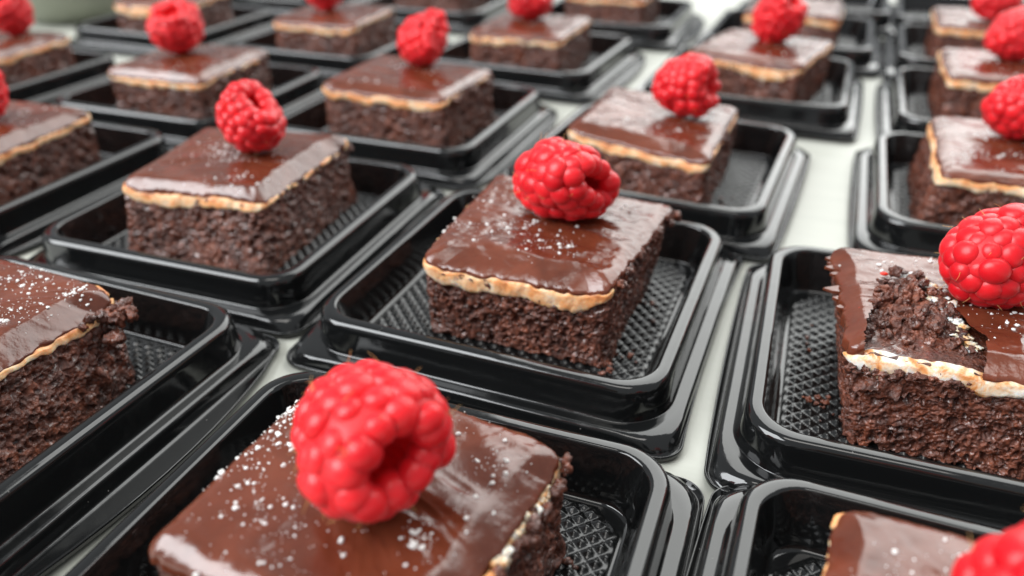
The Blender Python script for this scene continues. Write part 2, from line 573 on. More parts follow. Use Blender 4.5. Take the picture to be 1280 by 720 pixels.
def brownie(x, y, a, label, quad, zt, seed, res=.5, bot=None, roll=((4, 2.2, 0),) * 4, cream=(2.2, 1.4, 1.5, 1.5), skirt=(.8,) * 4,
            clumps=(), smears=(), sugar=(), hole=None, chunk=False, ragged=.35, white=False, nsug=60, stroke=-24):
    """quad: the four top corners in the tray; roll per side: width, drop, straight chamfer or not"""
    root = bpy.data.objects.new("brownie", None)
    col.objects.link(root)
    root.empty_display_size = .01
    root.location = (x * MM, y * MM, 0)
    root.rotation_euler = (0, 0, a)
    tag(root, label, "brownie", "brownies served one to a tray")
    rnd = random.Random(seed)
    per = 4 * 46
    n = int(per / res)
    top, nt_, side = outline(quad, n, 2.6)
    top = top + nt_ * (.55 * noise1(np.arange(n) / n, 9, seed + 81) + .3 * noise1(np.arange(n) / n, 22, seed + 82))[:, None]
    bot = bot or quad
    bo, nb_, _ = outline(bot, n, 2.0)
    uu = np.arange(n) / n
    W = per_side(side, [r[0] for r in roll]); H = per_side(side, [r[1] for r in roll]); LIN = per_side(side, [r[2] for r in roll])
    H = H * (1 + .18 * noise1(uu, 9, seed + 3))
    SK = per_side(side, skirt) * (1 + .9 * noise1(uu, 22, seed + 4)) + .45 * noise1(uu, 60, seed + 5) + .25 * noise1(uu, 140, seed + 19)
    SK = np.clip(SK, .25, 9)
    CT = per_side(side, cream) * (1.25 + .6 * noise1(uu, 15, seed + 6)) + .6 * noise1(uu, 44, seed + 7) + .3 * noise1(uu, 110, seed + 13)
    over0 = .22 + .25 * noise1(uu, 20, seed + 8)
    over = over0 + ragged * noise1(uu, 90, seed + 9) + ragged * .5 * noise1(uu, 200, seed + 10)
    zs = zt - H - SK                         # lower edge of the icing

    # cake crumb
    mb = MB()
    m = max(12, int((zt - FLOOR_Z) / res))
    v = np.linspace(0, 1, m)
    ztop = zs + .4
    R = np.zeros((m, n, 3))
    for i, t in enumerate(v):
        xy = bo * (1 - t) + top * t
        R[i, :, :2] = xy
        R[i, :, 2] = FLOOR_Z + (ztop - FLOOR_Z) * t
    nn = np.broadcast_to(nt_[None], (m, n, 2)).reshape(-1, 2)
    p = R.reshape(-1, 3)
    d = crumb_disp(p + seed * 13.7, seed)
    d = d - .25
    tv = np.repeat(v, n)
    d = np.where(tv > .97, np.minimum(d, -.2), d)
    q = p.copy()
    q[:, :2] += nn * d[:, None]
    q[:, 2] += .28 * vnoise(p + 91, 1.2, seed + 61) * np.clip(tv * 8, 0, 1)
    q[:, 2] = np.maximum(q[:, 2], FLOOR_Z)
    R = q.reshape(m, n, 3)
    mb.rings(R, cap_start=True)
    cen = np.array([top[:, 0].mean(), top[:, 1].mean()])
    inner = np.c_[cen + (top - cen) * .72, np.full(n, zt - 2.6)]
    inner2 = np.c_[cen + (top - cen) * .3, np.full(n, zt - 2.4)]
    mb.rings(np.stack([R[-1], inner, inner2]), cap_end=True)
    for (cx, cy, cz, r) in clumps:
        blob(mb, (cx, cy, cz + (2.5 if cz > 12 else 0)), r, seed + int(cx * 7 + cy * 3) % 97, sub=max(8, int(r / res * 2.8)), amp=.7)
    mb.obj("cake_crumb", CRUMB, root)

    # cream band
    mb = MB()
    k = 9
    R = np.zeros((k, n, 3))
    ctm = np.maximum(CT, 0.0)
    for j in range(k):
        t = j / (k - 1)
        z = zs + .7 - (ctm + .7) * t
        bul = np.sqrt(np.clip(t * (1 - t) * 4, 0, 1))
        out = -1.3 + (1.9 + .3 * noise1(uu, 30, seed + 12)) * bul ** .25
        out = np.where(ctm < .15, -1.3, out)
        tt = np.clip((z - FLOOR_Z) / (ztop - FLOOR_Z), 0, 1)[:, None]
        xy = bo * (1 - tt) + top * tt
        R[j, :, :2] = xy + nt_ * out[:, None]
        R[j, :, 2] = z
    p = R.reshape(-1, 3)
    dd = .34 * fbm(p + seed, 2.2, seed + 14, 4)
    p[:, :2] += np.tile(nt_, (k, 1)) * dd[:, None]
    p[:, 2] += .36 * fbm(p + 40, 1.3, seed + 15, 3) * np.repeat(np.linspace(0, 1, k), n)
    mb.rings(R[::-1])
    nb = mb.n
    for (cx, cy, cz, r) in smears:
        blob(mb, (cx, cy, cz), r, seed + int(cx * 11 + cy * 5) % 89, (1, 1.25, .8), 12, .75)
    co = mb.obj("cream_layer", WHITE_CREAM if white else CREAM, root)
    att = co.data.attributes.new('band', 'FLOAT', 'POINT')
    att.data.foreach_set('value', np.r_[np.repeat(np.linspace(0, 1, k), n), np.full(mb.n - nb, .35)])

    # icing: rings from under the edge, round it, and in to the middle
    mb = MB()
    hwid = np.abs(((top - cen) * nt_).sum(1))
    rows = []
    base = top + nt_ * over[:, None]

    def strokes(xy):
        ca, sa = math.cos(math.radians(stroke)), math.sin(math.radians(stroke))
        g = np.c_[xy[:, 0] * ca + xy[:, 1] * sa, (-xy[:, 0] * sa + xy[:, 1] * ca) * 2.6, np.full(len(xy), seed * 5.3)]
        g[:, 1] += 2.5 * vnoise(np.c_[xy, np.zeros(len(xy))], 11, seed + 21)
        s1 = vnoise(g, 13, seed + 22)
        s2 = 1 - np.abs(vnoise(g, 7, seed + 23))
        return .42 * s1 + .22 * s2 ** 2 + .13 * vnoise(np.c_[xy, xy[:, 0] * 0], 2.6, seed + 24) + .07 * vnoise(np.c_[xy, xy[:, 0] * 0], .9, seed + 25) * (vnoise(np.c_[xy, xy[:, 0] * 0], 9, seed + 27) > -.1)

    rows.append(np.c_[base - nt_ * 2.6, zs + .15])
    rows.append(np.c_[base - nt_ * .7, zs - .05])
    rows.append(np.c_[base - nt_ * .12, zs + .10])
    rows.append(np.c_[base, zs + SK * .35])
    rows.append(np.c_[base - nt_ * .05, zs + SK * .75])
    ds = np.r_[.12, .3, .55, .85, 1.2, 1.6, 2.0, 2.5, 3.0, 3.5, 4.0, 4.5, 5.0, 5.6, 6.3]
    if res > .6:
        ds = ds[::2]
    for dist in ds:
        u = np.clip(dist / W, 0, 1)
        rd = H * (1 - np.sqrt(np.clip(1 - (1 - u) ** 2, 0, 1)))
        ln = H * (1 - u)
        fl = np.clip(dist / 5, 0, 1)
        bd = top + nt_ * (over0 + (over - over0) * math.exp(-dist * 2.2))[:, None]
        xy = bd + (cen - bd) * (dist / np.maximum(hwid, 12))[:, None]
        z = zt - (rd * (1 - LIN) + ln * LIN) + strokes(xy) * fl
        z += .10 * vnoise(np.c_[xy, z], 1.1, seed + 26) * (1 - fl)
        rows.append(np.c_[xy, z])
    last = (ds[-1] / np.maximum(hwid, 12))
    for g in np.linspace(0, 1, int(17 / res * .55) + 2)[1:-1]:
        fr = last + (1 - last) * g
        bd = top + nt_ * over0[:, None]
        xy = bd + (cen - bd) * fr[:, None]
        rows.append(np.c_[xy, zt + strokes(xy)])
    R = np.array(rows)
    mb.rings(R, cap_end=True)
    IV = R[5:].reshape(-1, 3)
    if hole is not None:
        h = np.array(hole)
        V = np.concatenate(mb.v)
        hn = V[:, :2] + np.c_[vnoise(V + 3, 2.4, seed + 71), vnoise(V + 9, 2.4, seed + 72)] * .5

        def inside(P):
            r = np.zeros(len(P), bool)
            j = len(h) - 1
            for i in range(len(h)):
                c = ((h[i, 1] > P[:, 1]) != (h[j, 1] > P[:, 1])) & (P[:, 0] < (h[j, 0] - h[i, 0]) * (P[:, 1] - h[i, 1]) / (h[j, 1] - h[i, 1] + 1e-9) + h[i, 0])
                r ^= c
                j = i
            return r
        ins = inside(hn)
        mb.f = [f for f in mb.f if sum(ins[i] for i in f) < 2]
    mb.obj("icing", ICING, root)

    def top_z(px, py):
        i = np.argmin((IV[:, 0] - px) ** 2 + (IV[:, 1] - py) ** 2)
        return IV[i, 2]

    # sugar: fine grains and damp clots, thrown in drifts
    if nsug:
        mb = MB()
        spots = list(sugar) or [(rnd.uniform(-14, 14), rnd.uniform(-16, 16), rnd.uniform(4, 9)) for _ in range(4)]
        for i in range(int(nsug * 2.6)):
            if rnd.random() < .72:
                sx, sy, sr = rnd.choice(spots)
                px, py = rnd.gauss(sx, sr * .5), rnd.gauss(sy, sr * .5)
            else:
                px, py = rnd.uniform(-21, 21), rnd.uniform(-21, 21)
            dmin = ((IV[:, 0] - px) ** 2 + (IV[:, 1] - py) ** 2).min()
            if dmin > .8:
                continue
            if hole is not None and inside(np.array([[px, py]]))[0]:
                continue
            r = (.09 + .33 * rnd.random() ** 2.6) if rnd.random() < .5 else .05 + .07 * rnd.random()
            z = top_z(px, py)
            for c in range(1 if r < .26 else rnd.choice((1, 2, 3))):
                ox, oy = (0, 0) if c == 0 else (rnd.uniform(-1, 1) * r, rnd.uniform(-1, 1) * r)
                rr = r if c == 0 else r * rnd.uniform(.5, .9)
                blob(mb, (px + ox, py + oy, z + rr * .12), rr, seed + i, (1, 1, .75), 7 if rr > .15 else 5, .55)
        s = mb.obj("sugar_specks", SUGAR, root)
        s['kind'] = 'stuff'
    root['_'] = 0
    del root['_']
    return root, top_z


# ------------------------------------------------------------------ raspberries
def drupelet_mesh(seg=20, rin=12):
    mb = MB()
    th = np.linspace(0, 2 * np.pi, seg, endpoint=False)
    ph = np.linspace(.05, np.pi - .05, rin)
    T, P = np.meshgrid(th, ph)
    R = np.stack([np.sin(P) * np.cos(T), np.sin(P) * np.sin(T), np.cos(P)], -1)
    R[..., 2] = np.where(R[..., 2] > 0, R[..., 2] * (1 - .10 * R[..., 2]), R[..., 2])   # slightly flattened outside
    mb.rings(R[:, ::-1], cap_start=True, cap_end=True)
    return mb


DRUP_MB = drupelet_mesh()
DRUP_ME = DRUP_MB.mesh("drupelet", DRUPE)
DRUP_V, DRUP_F = np.concatenate(DRUP_MB.v), DRUP_MB.f


def pinch_at(z, p):
    """lateral scale of a fruit squeezed by p at its open end"""
    e = math.exp(-max(z, 0) / 7)
    return 1 - p * e, 1 + .25 * p * e


def cup_mesh(p):
    """the hollow body: outside, rim and the ribbed cavity; axis +z points to the tip"""
    mb = MB()
    prof = [(.2, 18.2), (3.4, 17.2), (6.3, 14.6), (8.1, 10.8), (9.0, 6.5), (9.1, 3), (8.6, .8), (7.2, -1.0), (5.4, -1.3), (4.2, -.2), (3.7, 1.2), (3.4, 2.8), (3.0, 4.4), (2.4, 5.8), (1.5, 6.8), (.2, 7.2)]
    n = 96
    t = np.arange(n) / n * 2 * np.pi
    R = []
    for i, (r, z) in enumerate(prof):
        k = .28 * np.cos(13 * t + .35 * i) * (1 if i >= 8 else .2) * min(1, r / 3)
        rr = r + k
        kx, ky = pinch_at(z, p)
        R.append(np.c_[rr * np.cos(t) * kx, rr * np.sin(t) * ky, np.full(n, z) + .15 * np.sin(5 * t + i)])
    R = np.array(R)
    mb.rings(R[:, ::-1], cap_start=True, cap_end=True)
    return mb.mesh("berry_cup", BERRY_IN)


CUPS = {}


def drupelets(seed, pinch=.15):
    """4x4 matrices (mm) of the drupelets of one fruit"""
    rnd = random.Random(seed)
    rows = [(0.3, 5.9), (2.9, 8.1), (5.9, 8.35), (8.9, 7.9), (11.7, 6.9), (14.2, 5.2), (16.1, 2.9)]
    out = []
    for k, (z, r) in enumerate(rows):
        n = max(3, round(2 * math.pi * (r + .9) / 3.75))
        off = rnd.random() * 6.28
        for i in range(n):
            t = off + (i + rnd.uniform(-.24, .24)) / n * 2 * math.pi
            zz = z + rnd.uniform(-.8, .8)
            slope = (0, .05, .10, .3, .55, .85, 1.2)[k]
            nv = Vector((math.cos(t) * math.cos(slope), math.sin(t) * math.cos(slope), math.sin(slope)))
            if k == 0:
                nv = Vector((math.cos(t), math.sin(t), -.45)).normalized()
            tv = Vector((-math.sin(t), math.cos(t), 0))
            wv = nv.cross(tv)
            s = rnd.uniform(.82, 1.16)
            sx, sy, sz = 2.5 * s, 2.45 * s * rnd.uniform(.88, 1.12), 2.05 * s
            if k == 0:
                sz = 2.7 + rnd.uniform(-.3, .3)
                sx *= 1.0
            tw, lean = rnd.uniform(-.5, .5), rnd.uniform(-.2, .2)
            tv, wv = (tv * math.cos(tw) + wv * math.sin(tw)), (wv * math.cos(tw) - tv * math.sin(tw))
            nv = (nv + wv * lean).normalized()
            rr = r + rnd.uniform(-.3, .35)
            M = Matrix(((tv.x * sx, wv.x * sy, nv.x * sz, rr * math.cos(t) * pinch_at(zz, pinch)[0]), (tv.y * sx, wv.y * sy, nv.y * sz, rr * math.sin(t) * pinch_at(zz, pinch)[1]), (tv.z * sx, wv.z * sy, nv.z * sz, zz), (0, 0, 0, 1)))
            out.append(M)
    out.append(Matrix(((2.4, 0, 0, .3), (0, 2.4, 0, -.2), (0, 0, 2.2, 16.9), (0, 0, 0, 1))))
    return out


def hairs(mb, seed, count, pinch):
    rnd = random.Random(seed)
    D = drupelets(seed, pinch)
    for i in range(count):
        M = rnd.choice(D)
        base = np.array((M @ Vector((rnd.uniform(-.5, .5), rnd.uniform(-.5, .5), .86)))[:])
        d = np.array((M.to_3x3() @ Vector((rnd.uniform(-.7, .7), rnd.uniform(-.7, .7), .55))).normalized()[:])
        side = np.cross(d, (.3, .5, .8)); side /= np.linalg.norm(side)
        up = np.cross(d, side)
        L = rnd.uniform(1.0, 2.4)
        bend = rnd.uniform(-.5, .5)
        R = []
        for t in np.linspace(0, 1, 5):
            c = base + d * L * t + side * bend * t * t * L * .6
            r = .055 * (1 - .55 * t)
            R.append([c + side * r, c + up * r, c - side * r, c - up * r])
        mb.rings(R, cap_end=True)


def raspberry(pos, open_dir, label, seed, size=1.0, parts=True, spin=0.0, nh=8, squash=(1, 1, 1), pinch=.15):
    """pos: centre in mm; open_dir: where the hollow end looks"""
    root = bpy.data.objects.new("raspberry", None)
    col.objects.link(root)
    root.empty_display_size = .01
    ax = -Vector(open_dir).normalized()
    rot = ax.to_track_quat('Z', 'Y').to_matrix() @ Matrix.Rotation(spin, 3, 'Z')
    # the root sits at the fruit's centre so that it turns with it
    root.matrix_world = Matrix.Translation(Vector(pos) * MM) @ rot.to_4x4() @ Matrix.Diagonal((size * squash[0], size * squash[1], size * squash[2], 1))
    tag(root, label, "raspberry", "raspberries topping the brownies")
    shift = Matrix.Translation((0, 0, -8.6))
    if pinch not in CUPS:
        CUPS[pinch] = cup_mesh(pinch)
    c = link("berry_cup", CUPS[pinch], root)
    c.location = (0, 0, -8.6 * MM)
    D = [shift @ M for M in drupelets(seed, pinch)]
    if parts:
        for M in D:
            o = link("drupelet", DRUP_ME, root)
            S = M.copy()
            S.translation = S.translation * MM
            o.matrix_local = S
    else:
        mb = MB()
        for M in D:
            A = np.array(M)
            mb.add(DRUP_V @ A[:3, :3].T + A[:3, 3], DRUP_F)
        mb.obj("drupelets", DRUPE, root)
    if nh:
        mb = MB()
        hairs(mb, seed, nh, pinch)
        h = mb.obj("fine_hairs", HAIR, root)
        h.location = (0, 0, -8.6 * MM)
        h['kind'] = 'stuff'
    return root


# ------------------------------------------------------------------ where everything stands (mm)
def put(tx, ty, a, lx, ly):
    c, s = math.cos(a), math.sin(a)
    return tx + c * lx - s * ly, ty + s * lx + c * ly


def turned(dx, dy, deg, w=22.5, d=22.5, k=()):
    a = math.radians(deg)
    c, s = math.cos(a), math.sin(a)
    return [(dx + c * x - s * y, dy + s * x + c * y) for x, y in ((-w, -d), (w, -d), (w, d), (-w, d))]


rr = random.Random(5)


def edge_clumps(p, q, z, n, r0, r1, jit, seed):
    g = random.Random(seed)
    o = []
    for i in range(n):
        t = g.random()
        o.append((p[0] + (q[0] - p[0]) * t + g.uniform(-jit, jit), p[1] + (q[1] - p[1]) * t + g.uniform(-jit, jit), z + g.uniform(-1.0, .6), g.uniform(r0, r1)))
    return o


ROUND = (4.0, 2.2, 0)
SOFT = (3.0, 1.4, 0)
CUTR = (4.6, 3.6, 1)

# name: tray x, y, turn
T = dict(
    front=(7.8, -96.2, .029), centre=(0, 0, 0), mid3=(9.6, 91.6, -.041), mid4=(26.5, 201, -.006), mid5=(34, 300, 0), mid6=(42, 395, .01),
    left1=(-94.0, -84.2, 0), left2=(-95.1, 7.6, .038), left3=(-91, 104.5, .007), left4=(-81, 211.5, -.037), left5=(-69, 315, 0),
    far1=(-196.5, 5.5, .01), far2=(-192.5, 98.5, .02), far3=(-187, 200.5, .0), far4=(-181, 312, .02),
    edge1=(-302, 86, .0), edge2=(-298, 205, .01), edge3=(-291, 312, 0),
    right0=(99.2, -93.6, 0), right1=(95.1, -2.6, .042), right2=(118.3, 101, .009), right3=(125, 197.5, .01), right4=(126.8, 292.5, 0), right5=(127, 388, 0))
TL = dict(
    front="black tray nearest the camera, holding the brownie with the largest raspberry",
    centre="black tray in the middle of the picture, around the brownie with an orange cream line",
    mid3="black tray directly behind the one in the middle of the picture",
    mid4="black tray two places behind the middle one, at the narrow strip of bare table",
    mid5="black tray three places behind the middle one, cut off by the top edge",
    mid6="empty looking black tray at the very back, left of the bare strip of table",
    left1="black tray at the lower left edge, under the dark brownie with a torn corner",
    left2="black tray left of the middle one, with a bright front rim in full view",
    left3="black tray under the grey brown brownie that carries the creased raspberry",
    left4="black tray second to the left rear of the middle one, beside the diagonal gap",
    left5="black tray in the back row, left of the diagonal gap between the rows",
    far1="black tray at the left edge, third row up, half cut off by the frame",
    far2="black tray upper left, under the brownie whose raspberry shows its open hollow",
    far3="black tray at the top, holding the blurred brownie whose raspberry is cut off above",
    far4="black tray in the back row behind the blurred brownies at the top",
    edge1="black tray in the upper left corner, in front of the sage bowl",
    edge2="black tray at the top beside the sage bowl, only its bright front rim showing",
    edge3="black tray in the back row, last one behind the sage bowl's neighbour",
    right0="black tray in the lower right corner, cut off by the bottom edge",
    right1="black tray on the right under the brownie with its corner broken open",
    right2="black tray on the right, just behind the brownie with the broken corner",
    right3="black tray on the right, second behind the brownie with the broken corner",
    right4="black tray on the right, third behind the brownie with the broken corner",
    right5="black tray last on the right, cut off by the top edge beside the bare strip")
TILT = dict(right0=(1.1, -.9, 0), left1=(.7, -.5, 0), mid3=(.5, .35, 0), centre=(.1, 0, 0), front=(0, 0, 0))
for k, (x, y, a) in T.items():
    z, tx, ty = TILT.get(k, (0.05 + .25 * rr.random(), 0, 0))
    tray(x, y, a, TL[k], z, tx, ty, 2 if k[:3] in ('lef', 'far', 'edg') else 1 if k in ('mid3', 'mid4', 'mid5', 'mid6') else 3 if k == 'centre' else 0)

B = {}


def br(key, label, **kw):
    x, y, a = T[key]
    B[key] = (brownie(x, y, a, label, **kw), (x, y, a))


br('front', "glossy brownie nearest the camera, sprinkled with white sugar on its left half", quad=[(-23.2, -15.5), (18.8, -20), (24.2, 22), (-20.5, 29)], zt=24.5, seed=3, res=.32,
   bot=[(-22, -15), (22.6, -19), (26.2, 21.5), (-20, 27)], roll=((5, 3.2, 0), (4.4, 3.8, .9), SOFT, (2.6, 2.6, .3)), cream=(-1.2, 3.0, .6, .2), skirt=(.8, .7, .7, .6), white=True,
   clumps=[(25.0, 21.5, 19.0, 1.1), (25.9, 20.3, 18.8, .9), (25.2, 17, 17, 1.2), (24.4, 8, 15, 1.2), (-21.8, 8, 17.5, .8)] + edge_clumps((25.4, 20), (22, -10), 17.0, 26, .5, 1.2, .6, 22), nsug=260, smears=edge_clumps((24.0, 18), (20.6, -14), 20.0, 60, .3, .85, .5, 21),
   sugar=[(-19, 16, 6), (-18, 2, 8), (-12, -5, 9), (-17, 9, 7), (-5, -9, 8), (-20, 14, 3), (12, -2, 3), (17, 13, 5), (6, 20, 7)])
br('centre', "brownie in the middle of the picture with a pale orange cream line above open crumb", quad=[(-18.4, -24.5), (25.2, -22.5), (28.3, 21.5), (-21.0, 25.5)], zt=24.5, seed=7, res=.24,
   bot=[(-18.6, -22.5), (24.6, -22), (24.5, 22), (-20, 25)], roll=((6.0, 3.2, .72), (2.4, 1.2, .3), SOFT, (3, 1.8, 0)), cream=(2.6, -.9, .5, .6), skirt=(.45, .5, .6, .6),
   clumps=edge_clumps((25.4, -20), (28.2, 21), 19.8, 30, .5, 1.1, .5, 3) + [(29.6, 20, 19.6, 1.0), (29.4, 21.5, 19.0, 1.2), (29.2, 17, 18.8, .9)], nsug=120,
   sugar=[(-17, -8, 4), (-6, -7, 7), (5, -10, 7), (-14, 8, 7), (-2, -3, 6), (10, -11, 5)], stroke=-12)
br('left2', "brownie left of the middle one with a bright white sheen along its front edge", quad=[(-20.5, -23), (21.5, -18.5), (19.5, 29), (-27, 21)], zt=24.5, seed=11, res=.34,
   bot=[(-23.5, -25), (23.5, -24.5), (21, 30.5), (-26, 21)], roll=((2.9, 3.1, .7), (4.6, 3.4, 1), SOFT, (3, 2, 0)), cream=(2.2, .2, .6, .5), skirt=(.7, .7, .6, .6),
   clumps=edge_clumps((20.5, 0), (19.8, 29), 17.0, 12, .7, 1.3, .6, 5) + edge_clumps((21, -18), (20.5, -4), 16.5, 8, .5, 1.0, .4, 6), nsug=90, stroke=20)
br('left1', "dark brownie at the lower left edge with a torn corner of crumb jutting out", quad=[(-24, -21), (22.2, -23), (22.6, 22.4), (-22, 24)], zt=24.5, seed=13, res=.3,
   bot=[(-24, -21), (28, -21), (25.0, 20.5), (-22, 23)], roll=((5, 3, 0), (4.8, 4.0, 1), SOFT, SOFT), cream=(1.6, 1.0, .5, .5), skirt=(.7, .6, .5, .6),
   clumps=[(24, 21.5, 17.2, 1.9), (25.6, 19.5, 16.6, 1.6), (26.6, 21.8, 16.2, 1.5), (24.5, 23, 17.8, 1.4), (23.4, 18, 17.8, 1.2), (22.8, 13, 17.4, 1.1), (22.6, 15.6, 17.9, 1.0), (26.2, 17, 13.2, 1.5), (25.2, 12, 9, 1.6), (25.8, 8, 6, 1.5)],
   nsug=150, sugar=[(8, 16, 7), (0, 18, 7), (14, 8, 6), (17, 17, 4), (10, 4, 7)], stroke=40)
br('right1', "brownie on the right with its front corner broken open down to white cream", quad=[(-24.2, -23), (21, -25), (20, 18), (-27.4, 17)], zt=24.8, seed=17, res=.22,
   bot=[(-21, -24.5), (21, -25), (20, 18), (-22.5, 17)], roll=((4, 2.4, .5), (4, 2.4, 0), SOFT, (3.4, 2.6, .9)), cream=(3.4, 1, .5, -1), skirt=(.6, .6, .6, 2.4), ragged=.6, white=True,
   hole=[(-21.2, -32), (-21.6, -20), (-20.2, -9), (-16.5, 2.5), (-12.5, 6.5), (-9, 3), (-6.5, -4), (-3, -11), (-1, -15), (-2.5, -32)],
   nsug=60, sugar=[(-18, 11, 5), (-8, 12, 6), (2, -4, 7), (6, -9, 7), (0, 4, 5)], stroke=5)
br('right0', "brownie in the lower right corner with plump white sugar beads on smooth icing", quad=[(-29, -22), (18, -22), (19, 22), (-27.6, 23.6)], zt=24.9, seed=19, res=.36,
   bot=[(-27, -21), (18, -22), (19, 22), (-26, 22)], roll=(SOFT, SOFT, (3, 1.6, 0), (3.6, 3.2, .9)), cream=(1.5, 1, .8, .5), skirt=(.7, .7, .7, .8),
   clumps=edge_clumps((-27.2, 5), (-26.4, 23), 16.2, 8, .4, .8, .3, 9), nsug=70, sugar=[(-14, 14, 8), (-6, 16, 8), (-16, 8, 6)], stroke=30)
br('mid3', "brownie directly behind the middle one, catching a pale grey sheen", quad=[(-26.5, -16.5), (21.8, -28.5), (20.5, 22.5), (-27.5, 30)], zt=23.1, seed=23, res=.5,
   roll=((5.5, 3, .7), (3, 1.6, .3), SOFT, (4, 2.4, 0)), cream=(2.3, .6, .5, .6), clumps=edge_clumps((21.5, -26), (20.8, 20), 17.8, 14, .6, 1.2, .5, 11), nsug=70, sugar=[(-18, 10, 6), (-8, -6, 7), (6, -12, 7)])
br('right2', "brownie just behind the broken one, cream showing along two edges", quad=[(-25.6, -25.5), (20, -28), (22, 29), (-25, 27.5)], zt=23.1, seed=29, res=.5,
   roll=((3.5, 1.6, .3), SOFT, SOFT, (3.2, 1.8, .6)), cream=(2.3, 1, .6, 2.2), nsug=110, sugar=[(-14, 10, 7), (-6, -4, 8), (-15, -8, 7), (0, 12, 8)], bot=[(-29, -24), (20, -26), (22, 28), (-29, 27)])
br('left3', "brownie with a smooth grey brown top, under the raspberry with a deep crease", quad=[(-26.5, -20.5), (24.5, -21.5), (26.5, 19.5), (-27, 25.5)], zt=24.3, seed=31, res=.55,
   roll=((5, 3, .7), (3, 1.8, .4), SOFT, SOFT), cream=(2.0, .1, .4, .4), clumps=edge_clumps((25, -20), (27, 18), 18, 14, .7, 1.5, .6, 13) + [(30, 12, 5, 2.0), (29, 7, 5, 1.6)], nsug=30)
FAR = dict(nsug=24, res=.75)
br('left4', "blurred brownie second behind the left of the middle, near the top edge", quad=turned(.5, -2, 2, 22.5, 24), zt=23.5, seed=37, roll=((4.5, 2.6, .3), SOFT, SOFT, SOFT), cream=(1.7, .6, .4, .4), **FAR)
br('left5', "blurred brownie in the back row left of the diagonal gap, cut off above", quad=turned(0, 0, 0), zt=23.5, seed=41, cream=(1.7, .6, .4, .4), **FAR)
br('mid4', "blurred brownie two places behind the middle one", quad=turned(2.0, 2, -11, 23.5, 24), zt=24.0, seed=43, roll=((4.5, 2.8, .3), SOFT, SOFT, SOFT), cream=(2.8, 1, .6, .6), **FAR)
br('mid5', "blurred brownie three places behind the middle one, at the top edge", quad=turned(0, 0, 0, 23, 23), zt=23.5, seed=47, cream=(2.6, 1, .6, .6), **FAR)
br('far1', "brownie at the left edge, third row up, tan cream line under the icing", quad=turned(0, 1, 3), zt=23.5, seed=53, roll=(SOFT, (4.4, 2.6, 1), SOFT, SOFT), cream=(2, 2.0, .6, .6), nsug=50, res=.6)
br('far2', "brownie upper left with a white sheen, under the raspberry showing its hollow", quad=turned(1.5, -1, 2, 22.5, 23), zt=23.5, seed=59, roll=((2.9, 3.1, .7), (4, 2.4, .8), SOFT, SOFT), cream=(1.5, .3, .4, .4), nsug=50, res=.6)
br('far3', "blurred brownie at the top with only the base of its raspberry in view", quad=turned(2, -2, 4, 23, 23), zt=23.5, seed=61, roll=((5, 3, .2), SOFT, SOFT, SOFT), cream=(1.6, .3, .4, .4), **FAR)
br('far4', "blurred brownie in the back row, only the foot of its crumb in view", quad=turned(0, 0, 0), zt=23.5, seed=67, **FAR)
br('edge1', "brownie in the upper left corner before the sage bowl", quad=turned(4, 4, 3), zt=23.5, seed=71, roll=(SOFT, (4.4, 2.6, 1), SOFT, SOFT), cream=(2, 1.6, .6, .6), nsug=40, res=.7)
br('edge2', "blurred brownie beside the sage bowl, with the widest pale cream band", quad=turned(0, 0, 3), zt=23.5, seed=73, roll=((3, 2, .4), SOFT, SOFT, SOFT), cream=(4.2, 1, .6, .6), **FAR)
br('right3', "blurred brownie on the right, second behind the one with the broken corner", quad=turned(-1, 6, 1, 24, 24), zt=24.0, seed=79, roll=((3.2, 1.8, .4), SOFT, SOFT, (3, 1.8, .7)), cream=(2.0, .7, .4, 2.0), **FAR)
br('right4', "blurred brownie on the right, third behind the one with the broken corner", quad=turned(-1.5, 4, 0, 24, 24), zt=24.0, seed=83, roll=((3.2, 1.8, .4), SOFT, SOFT, (3, 1.8, .7)), cream=(2.0, .7, .4, 2.0), **FAR)

# the broken corner: crumb heaved up through the icing, cream squeezed round it, a bit of fruit
r1 = B['right1'][0][0]
mb = MB()
n, m = 230, 90
hp = np.array([(-21.6, -24.3), (-21.4, -17), (-19.8, -8), (-18.0, -1.5), (-15.5, 4.6), (-12, 5.6), (-9.2, 1.5), (-7.2, -5), (-4.5, -11.5), (-3.2, -17), (-6, -21.0), (-14, -23.4)])
seg = np.linspace(0, 1, n, endpoint=False) * len(hp)
i0 = seg.astype(int) % len(hp)
fr = (seg - np.floor(seg))[:, None]
loop = (hp[i0] * (1 - fr) + hp[(i0 + 1) % len(hp)] * fr)[::-1]
cc = loop.mean(0)
R = []
for i in range(m):
    t = i / (m - 1)
    xy = cc + (loop - cc) * (1.12 - t)
    # the heap leans: high at the back under the flap, low at the cut front
    hgt = 18.9 + np.clip((xy[:, 1] + 24) / 20, 0, 1.15) * 6.0
    z = np.where(t < .04, 16.0, hgt - 1.8 * (1 - min(1, t * 3.5)) ** 2)
    R.append(np.c_[xy, np.broadcast_to(z, n)])
R = np.array(R)
p = R.reshape(-1, 3)
dz = 2.3 * fbm(p, 5.0, 401, 2) + 1.0 * fbm(p, 2.0, 406, 2) + .9 * crumb_disp(p * [1, 1, .3], 402)
p[:, 2] += dz
p[:, :2] += np.c_[vnoise(p + 5, 1.3, 404), vnoise(p + 8, 1.3, 405)] * .7
mb.rings(R[:, ::-1][:, ::-1], cap_end=True)
g = random.Random(12)
for i in range(46):
    k = g.randrange(n)
    t = g.uniform(.0, .9)
    xy = cc + (loop[k] - cc) * (1 - t)
    blob(mb, (xy[0], xy[1], 19.6 + min(1.15, max(0, (xy[1] + 24) / 20)) * 6.0 + g.uniform(-.4, .5)), g.uniform(.5, 1.3), 500 + i, sub=14, amp=.7)
mb.obj("broken_crumb", CRUMB, r1)
mb = MB()
mc = MB()
